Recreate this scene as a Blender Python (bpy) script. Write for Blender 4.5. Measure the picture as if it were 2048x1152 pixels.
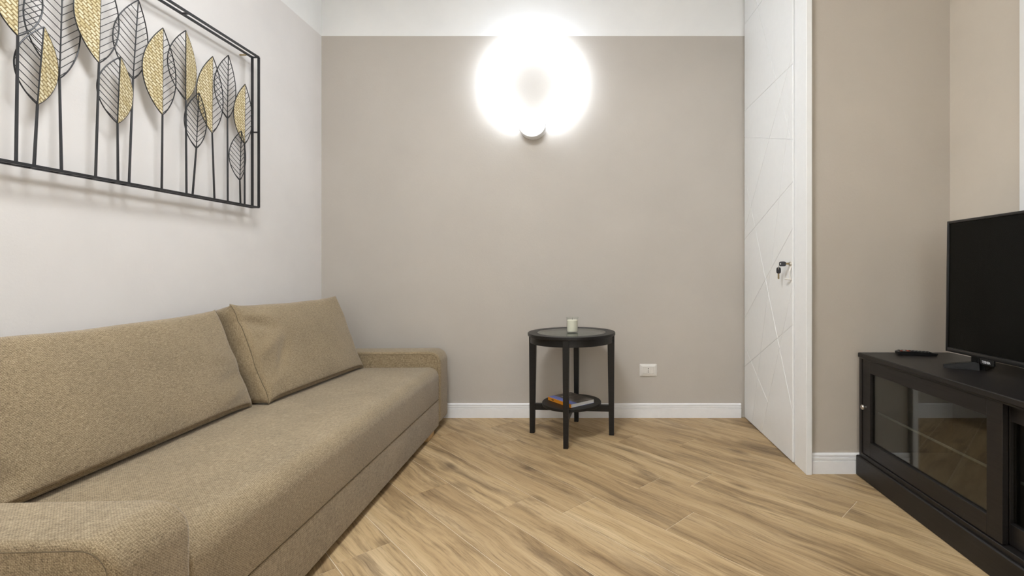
import bpy, bmesh, math, random
from mathutils import Vector, Matrix, noise

# ------------------------------------------------------------------ scene, camera, light
for o in list(bpy.data.objects):
    bpy.data.objects.remove(o)
scene = bpy.context.scene
C = scene.collection
PI = math.pi
random.seed(7)

# photograph frame 2048 x 1152; vanishing point of the room axis and focal length in pixels
FPX, VX, VY = 949.0, 1185.0, 547.0
cam_d = bpy.data.cameras.new('camera')
cam = bpy.data.objects.new('camera', cam_d)
C.objects.link(cam)
cam.location = (0, 0, 1.0)
cam.rotation_euler = (PI/2, 0, 0)
cam_d.sensor_fit = 'HORIZONTAL'
cam_d.sensor_width = 36.0
cam_d.lens = FPX/2048*36
cam_d.shift_x = (1024-VX)/2048
cam_d.shift_y = (VY-576)/2048
cam_d.clip_start = 0.02
scene.camera = cam

world = bpy.data.worlds.new('world')
scene.world = world
world.use_nodes = True
world.node_tree.nodes['Background'].inputs[0].default_value = (0.85, 0.92, 1, 1)
world.node_tree.nodes['Background'].inputs[1].default_value = 0.6

vs = scene.view_settings
vs.view_transform = 'Standard'
vs.look = 'None'
vs.exposure = 0.06
vs.gamma = 1.0
vs.use_curve_mapping = False

def area_light(name, loc, rot, sx, sy, power, col):
    d = bpy.data.lights.new(name, 'AREA')
    d.shape = 'RECTANGLE'; d.size = sx; d.size_y = sy
    d.energy = power; d.color = col
    o = bpy.data.objects.new(name, d)
    o.location = loc; o.rotation_euler = rot
    C.objects.link(o)
    return o
# unseen area light added behind the camera as soft fill, standing in for daylight
REAR_FILL_POWER = 310
RING_STRENGTH = 26.0
CEIL_FILL_STRENGTH = 36.0
area_light('rear_fill_light', (0.1, -2.12, 1.75), (-PI/2, 0, 0), 2.0, 1.7, REAR_FILL_POWER, (0.95, 0.98, 1.0))

# ------------------------------------------------------------------ materials
def new_mat(name):
    m = bpy.data.materials.new(name); m.use_nodes = True
    nt = m.node_tree
    return m, nt, nt.nodes['Principled BSDF']
def N(nt, typ, **kw):
    n = nt.nodes.new(typ)
    for k, v in kw.items():
        setattr(n, k, v)
    return n
def L(nt, a, ao, b, bi):
    nt.links.new(a.outputs[ao], b.inputs[bi])
def coords(nt, kind='Object', scale=(1, 1, 1), rot=(0, 0, 0)):
    tc = N(nt, 'ShaderNodeTexCoord')
    mp = N(nt, 'ShaderNodeMapping')
    mp.inputs['Scale'].default_value = scale
    mp.inputs['Rotation'].default_value = rot
    L(nt, tc, kind, mp, 'Vector')
    return mp
def noise_tex(nt, mp, scale, detail=3, rough=0.5, dist=0.0):
    n = N(nt, 'ShaderNodeTexNoise')
    n.inputs['Scale'].default_value = scale
    n.inputs['Detail'].default_value = detail
    n.inputs['Roughness'].default_value = rough
    n.inputs['Distortion'].default_value = dist
    if mp is not None:
        L(nt, mp, 'Vector', n, 'Vector')
    return n
def ramp(nt, stops):
    r = N(nt, 'ShaderNodeValToRGB')
    e = r.color_ramp.elements
    while len(e) > 1:
        e.remove(e[-1])
    e[0].position = stops[0][0]; e[0].color = (*stops[0][1], 1)
    for p, c in stops[1:]:
        x = e.new(p); x.color = (*c, 1)
    return r
def bump(nt, bs, src, out, strength, dist):
    b = N(nt, 'ShaderNodeBump')
    b.inputs['Strength'].default_value = strength
    b.inputs['Distance'].default_value = dist
    L(nt, src, out, b, 'Height')
    L(nt, b, 'Normal', bs, 'Normal')
    return b
def plain(name, col, rough=0.5, metal=0.0, spec=0.5, var=0.06, nscale=30, bstr=0.0):
    m, nt, bs = new_mat(name)
    mp = coords(nt)
    n = noise_tex(nt, mp, nscale, 4)
    lo = tuple(max(0, c*(1-var)) for c in col); hi = tuple(min(1, c*(1+var)) for c in col)
    r = ramp(nt, [(0.3, lo), (0.7, hi)])
    L(nt, n, 'Fac', r, 'Fac'); L(nt, r, 'Color', bs, 'Base Color')
    bs.inputs['Roughness'].default_value = rough
    bs.inputs['Metallic'].default_value = metal
    bs.inputs['Specular IOR Level'].default_value = spec
    if bstr:
        bump(nt, bs, n, 'Fac', bstr, 0.001)
    return m
def wall_paint(name, col, bstr=0.25):
    m, nt, bs = new_mat(name)
    mp = coords(nt)
    n1 = noise_tex(nt, mp, 1.6, 5, 0.6)
    r = ramp(nt, [(0.3, tuple(c*0.95 for c in col)), (0.7, tuple(min(1, c*1.03) for c in col))])
    L(nt, n1, 'Fac', r, 'Fac'); L(nt, r, 'Color', bs, 'Base Color')
    n2 = noise_tex(nt, mp, 95, 4, 0.6)
    bump(nt, bs, n2, 'Fac', bstr, 0.0022)
    bs.inputs['Roughness'].default_value = 0.75
    bs.inputs['Specular IOR Level'].default_value = 0.25
    return m
M = {}
M['greige'] = wall_paint('greige_wall_paint', (0.53, 0.488, 0.435))
M['pale'] = wall_paint('pale_wall_paint', (0.775, 0.745, 0.72), 0.15)
M['taupe'] = wall_paint('taupe_wall_paint', (0.53, 0.475, 0.405))
M['cream'] = wall_paint('cream_wall_paint', (0.67, 0.605, 0.515))
M['white_wall'] = wall_paint('white_wall_paint', (0.89, 0.885, 0.865), 0.12)
M['ceiling'] = wall_paint('ceiling_paint', (0.85, 0.84, 0.82), 0.1)
M['white_lacquer'] = plain('white_lacquer', (0.88, 0.88, 0.865), 0.38, var=0.01)
M['white_skirting'] = plain('white_skirting_paint', (0.87, 0.865, 0.865), 0.4, var=0.015)
M['white_plastic'] = plain('white_plastic', (0.78, 0.75, 0.70), 0.3, var=0.01)
M['lamp_white'] = plain('white_lamp_metal', (0.85, 0.85, 0.85), 0.4, var=0.01)
M['black_metal'] = plain('black_wire_metal', (0.012, 0.012, 0.014), 0.42, spec=0.5, var=0.2)
M['tv_plastic'] = plain('black_tv_plastic', (0.012, 0.012, 0.012), 0.28, var=0.1)
M['tv_screen'] = plain('tv_screen', (0.005, 0.005, 0.004), 0.25, spec=0.11, var=0.02)
M['foot_gloss'] = plain('glossy_black_foot', (0.006, 0.006, 0.006), 0.38, spec=0.2, var=0.1)
M['logo'] = plain('silver_logo', (0.75, 0.75, 0.78), 0.4, var=0.01)
M['chrome'] = plain('brushed_nickel', (0.62, 0.58, 0.52), 0.3, metal=1.0, var=0.05)
M['brass'] = plain('key_brass', (0.45, 0.36, 0.20), 0.35, metal=1.0, var=0.1)
M['key_black'] = plain('key_plastic', (0.022, 0.022, 0.027), 0.45, var=0.1)
M['rubber'] = plain('black_rubber', (0.01, 0.01, 0.01), 0.6, var=0.1)
M['red_button'] = plain('red_button', (0.45, 0.06, 0.02), 0.5, var=0.05)
M['grey_button'] = plain('grey_button', (0.30, 0.32, 0.30), 0.5, var=0.05)
M['hole'] = plain('socket_hole', (0.004, 0.004, 0.004), 0.8, var=0.1)
M['shelf_edge'] = plain('pale_shelf_edge', (0.10, 0.10, 0.085), 0.3, var=0.03)
M['paper'] = plain('book_paper', (0.62, 0.60, 0.56), 0.8, var=0.08, nscale=300)
M['orange'] = plain('orange_spine', (0.72, 0.27, 0.015), 0.5, var=0.04)
M['blue'] = plain('blue_cover', (0.16, 0.20, 0.52), 0.45, var=0.06)
M['ink'] = plain('dark_ink', (0.03, 0.02, 0.015), 0.6, var=0.1)
M['title'] = plain('pale_title', (0.62, 0.60, 0.52), 0.5, var=0.05)
M['wax'] = plain('cream_wax', (0.82, 0.78, 0.64), 0.6, var=0.02)
M['wick'] = plain('wick', (0.10, 0.09, 0.07), 0.9, var=0.2)
M['leg_wood'] = plain('pale_leg_wood', (0.55, 0.36, 0.16), 0.5, var=0.15, nscale=18)
M['grout'] = plain('pale_grout', (0.78, 0.68, 0.52), 0.9, var=0.05)
M['seam'] = plain('seam_thread', (0.13, 0.098, 0.058), 0.9, var=0.2, nscale=200)

def emis(name, col, strength):
    m, nt, bs = new_mat(name)
    bs.inputs['Base Color'].default_value = (0.9, 0.9, 0.9, 1)
    bs.inputs['Emission Color'].default_value = (*col, 1)
    bs.inputs['Emission Strength'].default_value = strength
    return m
M['ring_light'] = emis('led_ring_diffuser', (0.86, 0.96, 1.10), RING_STRENGTH)
M['base_glow'] = emis('lamp_base_glow', (0.93, 0.98, 1.03), 0.55)  # faint glow added so the lamp base comes out white
M['ceil_fill'] = emis('ceiling_fill_diffuser', (0.94, 0.98, 1.02), CEIL_FILL_STRENGTH)  # emission of the added, unseen ceiling lamp

def glass(name, tint=(1, 1, 1), ior=1.5, rough=0.02):
    m = bpy.data.materials.new(name); m.use_nodes = True
    nt = m.node_tree
    nt.nodes.remove(nt.nodes['Principled BSDF'])
    out = nt.nodes['Material Output']
    fr = N(nt, 'ShaderNodeFresnel')
    geo = N(nt, 'ShaderNodeNewGeometry')                    # same index on both sides of a thin wall
    mr = N(nt, 'ShaderNodeMapRange'); mr.inputs['To Min'].default_value = ior; mr.inputs['To Max'].default_value = 1/ior
    L(nt, geo, 'Backfacing', mr, 'Value'); L(nt, mr, 'Result', fr, 'IOR')
    t = N(nt, 'ShaderNodeBsdfTransparent'); t.inputs[0].default_value = (*tint, 1)
    g = N(nt, 'ShaderNodeBsdfGlossy'); g.inputs['Roughness'].default_value = rough
    mx = N(nt, 'ShaderNodeMixShader')
    L(nt, fr, 'Fac', mx, 0); nt.links.new(t.outputs[0], mx.inputs[1]); nt.links.new(g.outputs[0], mx.inputs[2])
    nt.links.new(mx.outputs[0], out.inputs['Surface'])
    return m
M['glass'] = glass('clear_glass', (0.985, 0.992, 0.985), 1.4)
M['door_glass'] = glass('cabinet_glass', (0.86, 0.88, 0.85), 1.75)
M['top_glass'] = glass('table_glass', (0.80, 0.87, 0.83), 1.8)

def fabric():
    m, nt, bs = new_mat('beige_tweed_fabric')
    tc = N(nt, 'ShaderNodeTexCoord')
    outs = []
    for sc in ((80, 760, 760), (760, 80, 760), (760, 760, 80)):
        mp = N(nt, 'ShaderNodeMapping'); mp.inputs['Scale'].default_value = sc
        L(nt, tc, 'Object', mp, 'Vector')
        outs.append(noise_tex(nt, mp, 1.0, 2, 0.6))
    a = N(nt, 'ShaderNodeMath', operation='ADD'); L(nt, outs[0], 'Fac', a, 0); L(nt, outs[1], 'Fac', a, 1)
    b = N(nt, 'ShaderNodeMath', operation='ADD'); L(nt, a, 0, b, 0); L(nt, outs[2], 'Fac', b, 1)
    c = N(nt, 'ShaderNodeMath', operation='DIVIDE'); L(nt, b, 0, c, 0); c.inputs[1].default_value = 3
    wv = N(nt, 'ShaderNodeTexWave'); wv.wave_type = 'BANDS'; wv.bands_direction = 'DIAGONAL'
    wv.inputs['Scale'].default_value = 105.0; wv.inputs['Distortion'].default_value = 1.2; wv.inputs['Detail'].default_value = 1
    L(nt, tc, 'Object', wv, 'Vector')
    wm = N(nt, 'ShaderNodeMath', operation='MULTIPLY_ADD'); L(nt, wv, 'Fac', wm, 0); wm.inputs[1].default_value = 0.05
    L(nt, c, 0, wm, 2)
    sb_ = N(nt, 'ShaderNodeMath', operation='SUBTRACT'); L(nt, wm, 0, sb_, 0); sb_.inputs[1].default_value = 0.025
    c = sb_
    r = ramp(nt, [(0.37, (0.108, 0.077, 0.042)), (0.47, (0.240, 0.179, 0.104)), (0.54, (0.350, 0.270, 0.166)), (0.63, (0.50, 0.40, 0.265))])
    L(nt, c, 0, r, 'Fac')
    big = noise_tex(nt, coords(nt), 5, 3)
    r2 = ramp(nt, [(0.3, (0.90, 0.90, 0.90)), (0.7, (1.05, 1.05, 1.05))])
    L(nt, big, 'Fac', r2, 'Fac')
    mx = N(nt, 'ShaderNodeMix', data_type='RGBA', blend_type='MULTIPLY')
    mx.inputs[0].default_value = 1.0
    nt.links.new(r.outputs[0], mx.inputs[6]); nt.links.new(r2.outputs[0], mx.inputs[7])
    nt.links.new(mx.outputs[2], bs.inputs['Base Color'])
    bs.inputs['Roughness'].default_value = 0.95
    bs.inputs['Specular IOR Level'].default_value = 0.1
    bs.inputs['Sheen Weight'].default_value = 0.25
    bump(nt, bs, c, 0, 0.5, 0.002)
    return m
M['fabric'] = fabric()

def dark_wood(name, col, scale):
    m, nt, bs = new_mat(name)
    mp = coords(nt, scale=scale)
    n = noise_tex(nt, mp, 1.0, 5, 0.65)
    r = ramp(nt, [(0.3, tuple(c*0.65 for c in col)), (0.7, tuple(c*1.5 for c in col))])
    L(nt, n, 'Fac', r, 'Fac'); L(nt, r, 'Color', bs, 'Base Color')
    bs.inputs['Roughness'].default_value = 0.42
    bs.inputs['Specular IOR Level'].default_value = 0.4
    bump(nt, bs, n, 'Fac', 0.25, 0.001)
    return m
M['bench_wood'] = dark_wood('dark_brown_stained_wood', (0.012, 0.0101, 0.0092), (120, 5, 120))
M['table_wood'] = dark_wood('black_stained_wood', (0.006, 0.0055, 0.0055), (6, 120, 120))

def floor_wood():
    m, nt, bs = new_mat('oak_look_plank')
    tc = N(nt, 'ShaderNodeTexCoord')
    oi = N(nt, 'ShaderNodeObjectInfo')
    off = N(nt, 'ShaderNodeVectorMath', operation='SCALE')
    cmb = N(nt, 'ShaderNodeCombineXYZ')
    mul = N(nt, 'ShaderNodeMath', operation='MULTIPLY'); L(nt, oi, 'Random', mul, 0); mul.inputs[1].default_value = 83.0
    mul2 = N(nt, 'ShaderNodeMath', operation='MULTIPLY'); L(nt, oi, 'Random', mul2, 0); mul2.inputs[1].default_value = 37.0
    L(nt, mul, 0, cmb, 'X'); L(nt, mul2, 0, cmb, 'Y'); L(nt, mul, 0, cmb, 'Z')
    add = N(nt, 'ShaderNodeVectorMath', operation='ADD')
    L(nt, tc, 'Object', add, 0); L(nt, cmb, 0, add, 1)
    # gentle waviness of the grain
    wn = noise_tex(nt, None, 2.2, 2); L(nt, add, 0, wn, 'Vector')
    wsub = N(nt, 'ShaderNodeVectorMath', operation='SUBTRACT'); L(nt, wn, 'Color', wsub, 0); wsub.inputs[1].default_value = (0.5, 0.5, 0.5)
    wsc = N(nt, 'ShaderNodeVectorMath', operation='MULTIPLY'); L(nt, wsub, 0, wsc, 0); wsc.inputs[1].default_value = (0.0, 0.07, 0.0)
    pos = N(nt, 'ShaderNodeVectorMath', operation='ADD'); L(nt, add, 0, pos, 0); L(nt, wsc, 0, pos, 1)
    def mapped(sc):
        mp = N(nt, 'ShaderNodeMapping'); mp.inputs['Scale'].default_value = sc
        L(nt, pos, 0, mp, 'Vector'); return mp
    band = noise_tex(nt, mapped((0.8, 15, 1)), 1.0, 4, 0.6)
    fine = noise_tex(nt, mapped((4.5, 120, 1)), 1.0, 5, 0.75)
    streak = noise_tex(nt, mapped((1.15, 10, 1)), 1.0, 7, 0.72, 0.5)
    base = ramp(nt, [(0.28, (0.40, 0.272, 0.140)), (0.45, (0.50, 0.355, 0.190)), (0.58, (0.56, 0.41, 0.23)), (0.75, (0.66, 0.51, 0.315))])
    L(nt, band, 'Fac', base, 'Fac')
    fr = ramp(nt, [(0.33, (0.55, 0.51, 0.47)), (0.46, (0.92, 0.91, 0.90)), (0.56, (1.04, 1.04, 1.04))]); L(nt, fine, 'Fac', fr, 'Fac')
    sr = ramp(nt, [(0.32, (0.30, 0.275, 0.26)), (0.42, (0.66, 0.63, 0.61)), (0.52, (1, 1, 1))]); L(nt, streak, 'Fac', sr, 'Fac')
    def mult(a, ao, b, bo, f=1.0):
        x = N(nt, 'ShaderNodeMix', data_type='RGBA', blend_type='MULTIPLY'); x.inputs[0].default_value = f
        nt.links.new(a.outputs[ao], x.inputs[6]); nt.links.new(b.outputs[bo], x.inputs[7]); return x
    c1 = mult(base, 0, fr, 0, 0.9)
    c2 = mult(c1, 2, sr, 0, 0.85)
    # knots
    vo = N(nt, 'ShaderNodeTexVoronoi'); vo.inputs['Scale'].default_value = 1.0
    L(nt, mapped((2.0, 5.2, 1)), 'Vector', vo, 'Vector')
    kr = ramp(nt, [(0.0, (0.18, 0.16, 0.15)), (0.05, (0.45, 0.42, 0.40)), (0.16, (1, 1, 1))]); L(nt, vo, 'Distance', kr, 'Fac')
    c3 = mult(c2, 2, kr, 0, 0.8)
    # board to board tone
    tone = ramp(nt, [(0, (0.88, 0.86, 0.84)), (1, (1.06, 1.06, 1.05))]); L(nt, oi, 'Random', tone, 'Fac')
    c4 = mult(c3, 2, tone, 0)
    nt.links.new(c4.outputs[2], bs.inputs['Base Color'])
    bs.inputs['Roughness'].default_value = 0.48
    bs.inputs['Specular IOR Level'].default_value = 0.35
    bump(nt, bs, fine, 'Fac', 0.18, 0.001)
    return m
M['plank'] = floor_wood()

def straw():
    m, nt, bs = new_mat('woven_straw')
    mp = coords(nt, scale=(1, 1, 1), rot=(math.radians(38), 0, 0))
    # X of the brick texture must lie in the leaf plane (local y, z)
    sep = N(nt, 'ShaderNodeSeparateXYZ'); L(nt, mp, 'Vector', sep, 0)
    cmb = N(nt, 'ShaderNodeCombineXYZ'); L(nt, sep, 'Y', cmb, 'X'); L(nt, sep, 'Z', cmb, 'Y')
    br = N(nt, 'ShaderNodeTexBrick'); L(nt, cmb, 0, br, 'Vector')
    br.offset = 0.5
    br.inputs['Scale'].default_value = 1.0
    br.inputs['Brick Width'].default_value = 0.0215
    br.inputs['Row Height'].default_value = 0.0108
    br.inputs['Mortar Size'].default_value = 0.0024
    br.inputs['Mortar Smooth'].default_value = 0.5
    br.inputs['Color1'].default_value = (0.62, 0.52, 0.29, 1)
    br.inputs['Color2'].default_value = (0.86, 0.79, 0.58, 1)
    br.inputs['Mortar'].default_value = (0.33, 0.24, 0.10, 1)
    n = noise_tex(nt, mp, 320, 2)
    r = ramp(nt, [(0.3, (0.80, 0.78, 0.72)), (0.7, (1.08, 1.08, 1.05))]); L(nt, n, 'Fac', r, 'Fac')
    x = N(nt, 'ShaderNodeMix', data_type='RGBA', blend_type='MULTIPLY'); x.inputs[0].default_value = 1
    nt.links.new(br.outputs['Color'], x.inputs[6]); nt.links.new(r.outputs[0], x.inputs[7])
    nt.links.new(x.outputs[2], bs.inputs['Base Color'])
    bs.inputs['Roughness'].default_value = 0.55
    inv = N(nt, 'ShaderNodeMath', operation='SUBTRACT'); inv.inputs[0].default_value = 1; L(nt, br, 'Fac', inv, 1)
    bump(nt, bs, inv, 0, 0.7, 0.002)
    return m
M['straw'] = straw()

def cover_photo():
    m, nt, bs = new_mat('printed_cover_photo')
    mp = coords(nt)
    n = noise_tex(nt, mp, 14, 5, 0.6, 1.0)
    r = ramp(nt, [(0.30, (0.012, 0.010, 0.009)), (0.45, (0.075, 0.058, 0.045)), (0.60, (0.17, 0.145, 0.12)), (0.75, (0.34, 0.32, 0.29))])
    L(nt, n, 'Fac', r, 'Fac'); L(nt, r, 'Color', bs, 'Base Color')
    bs.inputs['Roughness'].default_value = 0.35
    return m
M['cover'] = cover_photo()

# ------------------------------------------------------------------ helpers
def obj(name, bm, mat, parent=None, smooth=False, recalc=True):
    if recalc:
        bmesh.ops.recalc_face_normals(bm, faces=bm.faces)
    me = bpy.data.meshes.new(name)
    bm.to_mesh(me); bm.free()
    if isinstance(mat, (list, tuple)):
        for x in mat:
            me.materials.append(M[x])
    else:
        me.materials.append(M[mat])
    if smooth:
        for p in me.polygons:
            p.use_smooth = True
        try:
            me.set_sharp_from_angle(angle=math.radians(38))
        except Exception:
            pass
    o = bpy.data.objects.new(name, me)
    C.objects.link(o)
    if parent is not None:
        o.parent = parent
    return o
def tag(o, label, cat, group=None):
    o['label'] = label; o['category'] = cat
    if group: o['group'] = group
    return o
def thing(name, label, cat, loc=(0, 0, 0), rot=(0, 0, 0), group=None):
    o = bpy.data.objects.new(name, None)
    o.empty_display_size = 0.1
    C.objects.link(o)
    o.location = loc; o.rotation_euler = rot
    return tag(o, label, cat, group)
def structure(o, label=None):
    o['kind'] = 'structure'
    if label: o['label'] = label
    return o
def box(bm, x0, x1, y0, y1, z0, z1, bev=0.0, seg=2, mi=0):
    t = bmesh.new()
    bmesh.ops.create_cube(t, size=1.0)
    for v in t.verts:
        v.co = Vector((x0+(v.co.x+.5)*(x1-x0), y0+(v.co.y+.5)*(y1-y0), z0+(v.co.z+.5)*(z1-z0)))
    if bev > 0:
        bmesh.ops.bevel(t, geom=list(t.edges), offset=bev, segments=seg, profile=0.5, affect='EDGES')
    merge(bm, t, mi)
def merge(bm, t, mi=0, mtx=None):
    vm = {}
    for v in t.verts:
        vm[v] = bm.verts.new(mtx @ v.co if mtx else v.co)
    for f in t.faces:
        try:
            nf = bm.faces.new([vm[v] for v in f.verts]); nf.material_index = mi; nf.smooth = f.smooth
        except ValueError:
            pass
    t.free()
def mkbox(name, mat, parent, *a, bev=0.0, seg=2, smooth=False):
    bm = bmesh.new(); box(bm, *a, bev=bev, seg=seg)
    return obj(name, bm, mat, parent, smooth)
def extrude_poly(bm, pts, axis, a, b, mi=0):
    """pts: 2D outline; axis 'y': (x,z) extruded in y; 'x': (y,z) in x; 'z': (x,y) in z"""
    def P(p, h):
        if axis == 'y': return (p[0], h, p[1])
        if axis == 'x': return (h, p[0], p[1])
        return (p[0], p[1], h)
    A = [bm.verts.new(P(p, a)) for p in pts]
    B = [bm.verts.new(P(p, b)) for p in pts]
    n = len(pts)
    fs = [bm.faces.new(A), bm.faces.new(B[::-1])]
    for i in range(n):
        fs.append(bm.faces.new([A[i], B[i], B[(i+1) % n], A[(i+1) % n]]))
    for f in fs: f.material_index = mi
    return A, B
def tube(bm, pts, r, n=6, closed=False, mi=0, up=None):
    pts = [Vector(p) for p in pts]
    rings = []
    m = len(pts)
    for i, p in enumerate(pts):
        if closed:
            d = pts[(i+1) % m]-pts[i-1]
        else:
            d = pts[min(i+1, m-1)]-pts[max(i-1, 0)]
        d.normalize()
        ref = Vector(up) if up else (Vector((1, 0, 0)) if abs(d.x) < 0.9 else Vector((0, 0, 1)))
        a = d.cross(ref); a.normalize(); b = d.cross(a)
        rr = r[i] if isinstance(r, (list, tuple)) else r
        rings.append([bm.verts.new(p+a*rr*math.cos(2*PI*k/n+PI/n)+b*rr*math.sin(2*PI*k/n+PI/n)) for k in range(n)])
    for i in range(m if closed else m-1):
        A, B = rings[i], rings[(i+1) % m]
        for k in range(n):
            f = bm.faces.new([A[k], A[(k+1) % n], B[(k+1) % n], B[k]]); f.material_index = mi
    if not closed:
        bm.faces.new(rings[0][::-1]).material_index = mi
        bm.faces.new(rings[-1]).material_index = mi
def lathe(bm, prof, cx=0, cy=0, n=48, mi=0, close=True):
    """prof: (r,z) list revolved about z"""
    rings = []
    for r, z in prof:
        if r < 1e-6:
            rings.append([bm.verts.new((cx, cy, z))])
        else:
            rings.append([bm.verts.new((cx+r*math.cos(2*PI*k/n), cy+r*math.sin(2*PI*k/n), z)) for k in range(n)])
    pairs = list(zip(rings[:-1], rings[1:]))
    if close: pairs.append((rings[-1], rings[0]))
    for A, B in pairs:
        if len(A) == 1 and len(B) == 1: continue
        for k in range(n):
            k2 = (k+1) % n
            if len(A) == 1: f = [A[0], B[k], B[k2]]
            elif len(B) == 1: f = [A[k], A[k2], B[0]]
            else: f = [A[k], A[k2], B[k2], B[k]]
            bm.faces.new(f).material_index = mi
def clip_half(poly, nx, ny, d):
    """keep nx*x+ny*y <= d"""
    out = []
    for i in range(len(poly)):
        p, q = poly[i], poly[(i+1) % len(poly)]
        a = nx*p[0]+ny*p[1]-d; b = nx*q[0]+ny*q[1]-d
        if a <= 0: out.append(p)
        if (a < 0 < b) or (b < 0 < a):
            t = a/(a-b)
            out.append((p[0]+t*(q[0]-p[0]), p[1]+t*(q[1]-p[1])))
    return out
def poly_area(p):
    return 0.5*sum(p[i][0]*p[(i+1) % len(p)][1]-p[(i+1) % len(p)][0]*p[i][1] for i in range(len(p)))
def inset_poly(poly, d):
    if poly_area(poly) < 0: poly = poly[::-1]
    out = poly
    n = len(poly)
    for i in range(n):
        p, q = poly[i], poly[(i+1) % n]
        ex, ey = q[0]-p[0], q[1]-p[1]
        l = math.hypot(ex, ey)
        if l < 1e-6: continue
        nx, ny = ey/l, -ex/l          # outward for ccw
        out = clip_half(out, nx, ny, nx*p[0]+ny*p[1]-d)
        if len(out) < 3: return []
    return out
def clean_poly(p):
    o = []
    for q in p:
        if not o or math.hypot(q[0]-o[-1][0], q[1]-o[-1][1]) > 1e-4: o.append(q)
    if len(o) > 1 and math.hypot(o[0][0]-o[-1][0], o[0][1]-o[-1][1]) < 1e-4: o.pop()
    return o

# ------------------------------------------------------------------ room dimensions
XL, XR, YB, YR, ZC = -1.885, 1.793, 3.300, -2.2, 3.10     # left wall, right wall, back wall, rear wall, ceiling
XD, YF = 1.062, 2.380                                       # plane of the door wall, front of the short wall
ZP = 2.652                                                  # height where the wall paint ends

def wall(name, mat, *a):
    o = mkbox(name, mat, None, *a)
    return structure(o)
wall('wall_back', 'greige', XL-0.15, XD+0.05, YB, YB+0.15, 0, ZP)
w2 = wall('wall_back_upper', 'white_wall', XL-0.15, XD+0.05, YB, YB+0.15, ZP, ZC)
wall('wall_left', 'pale', XL-0.15, XL, YR-0.15, YB, 0, ZP)
wall('wall_left_upper', 'white_wall', XL-0.15, XL, YR-0.15, YB, ZP, ZC)
wall('wall_right_front', 'taupe', XD+0.034, XR+0.15, YF, YF+0.12, 0, ZC)
wall('wall_right', 'cream', XR, XR+0.15, YR-0.15, YF, 0, ZC)
wall('wall_door_side', 'white_wall', XD+0.055, XD+0.10, YF+0.12, YB+0.15, 0, ZC)
mkc = mkbox('ceiling', 'ceiling', None, XL-0.15, XR+0.15, YR-0.15, YB+0.15, ZC, ZC+0.12)
structure(mkc)
# rear wall behind the camera; its unseen window is added around the fill light
bm = bmesh.new()
box(bm, XL, -0.95, YR-0.15, YR, 0, ZC); box(bm, 1.15, XR, YR-0.15, YR, 0, ZC)
box(bm, -0.95, 1.15, YR-0.15, YR, 0, 0.85); box(bm, -0.95, 1.15, YR-0.15, YR, 2.65, ZC)
structure(obj('wall_rear', bm, 'greige'))
bm = bmesh.new()
for x in (-0.95, 0.07, 1.09):
    box(bm, x, x+0.06, YR-0.11, YR-0.05, 0.85, 2.65)
for z in (0.85, 2.59):
    box(bm, -0.95, 1.15, YR-0.11, YR-0.05, z, z+0.06)
win = structure(obj('unseen_window_1', bm, 'white_lacquer'))
for x0, x1 in ((-0.89, 0.07), (0.13, 1.09)):
    mkbox('pane', 'glass', win, x0, x1, YR-0.084, YR-0.078, 0.91, 2.59)

# ------------------------------------------------------------------ floor of diagonal oak-look planks
ZJ = -0.0016
floor = structure(mkbox('floor', 'grout', None, XL-0.15, XR+0.15, YR-0.15, YB+0.15, -0.10, ZJ))
PW, PL, GAP = 0.1966, 1.235, 0.0028
S0 = 1.510
known = {0: -2.342, -1: -1.410, 1: -1.490, 2: -1.700, 3: -2.085, 5: -1.780, -2: -1.252, -3: -1.887, -4: -1.590, 4: -1.27, -5: -2.11}
R2 = math.sqrt(0.5)
ex = Vector((R2, -R2)); ey = Vector((R2, R2))               # plank length axis (t) and width axis (s)
ROOM = (XL, XR, YR, YB)
def plank_mesh(poly):
    bm = bmesh.new()
    inner = inset_poly(poly, 0.0006)
    ok = len(inner) == len(poly)
    top = inner if ok else poly
    A = [bm.verts.new((p[0], p[1], ZJ)) for p in poly]
    if ok:
        B = [bm.verts.new((p[0], p[1], -0.0005)) for p in poly]
        T = [bm.verts.new((p[0], p[1], 0)) for p in top]
        rings = [A, B, T]
    else:
        T = [bm.verts.new((p[0], p[1], 0)) for p in poly]; rings = [A, T]
    n = len(poly)
    for U, V in zip(rings[:-1], rings[1:]):
        for i in range(n):
            bm.faces.new([U[i], U[(i+1) % n], V[(i+1) % n], V[i]])
    bm.faces.new(T)
    bm.faces.new(A[::-1])
    bmesh.ops.recalc_face_normals(bm, faces=bm.faces)
    me = bpy.data.meshes.new('plank'); bm.to_mesh(me); bm.free(); me.materials.append(M['plank'])
    return me
hx, hy = (PL-GAP)/2, (PW-GAP)/2
full = plank_mesh([(-hx, -hy), (hx, -hy), (hx, hy), (-hx, hy)])
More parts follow.
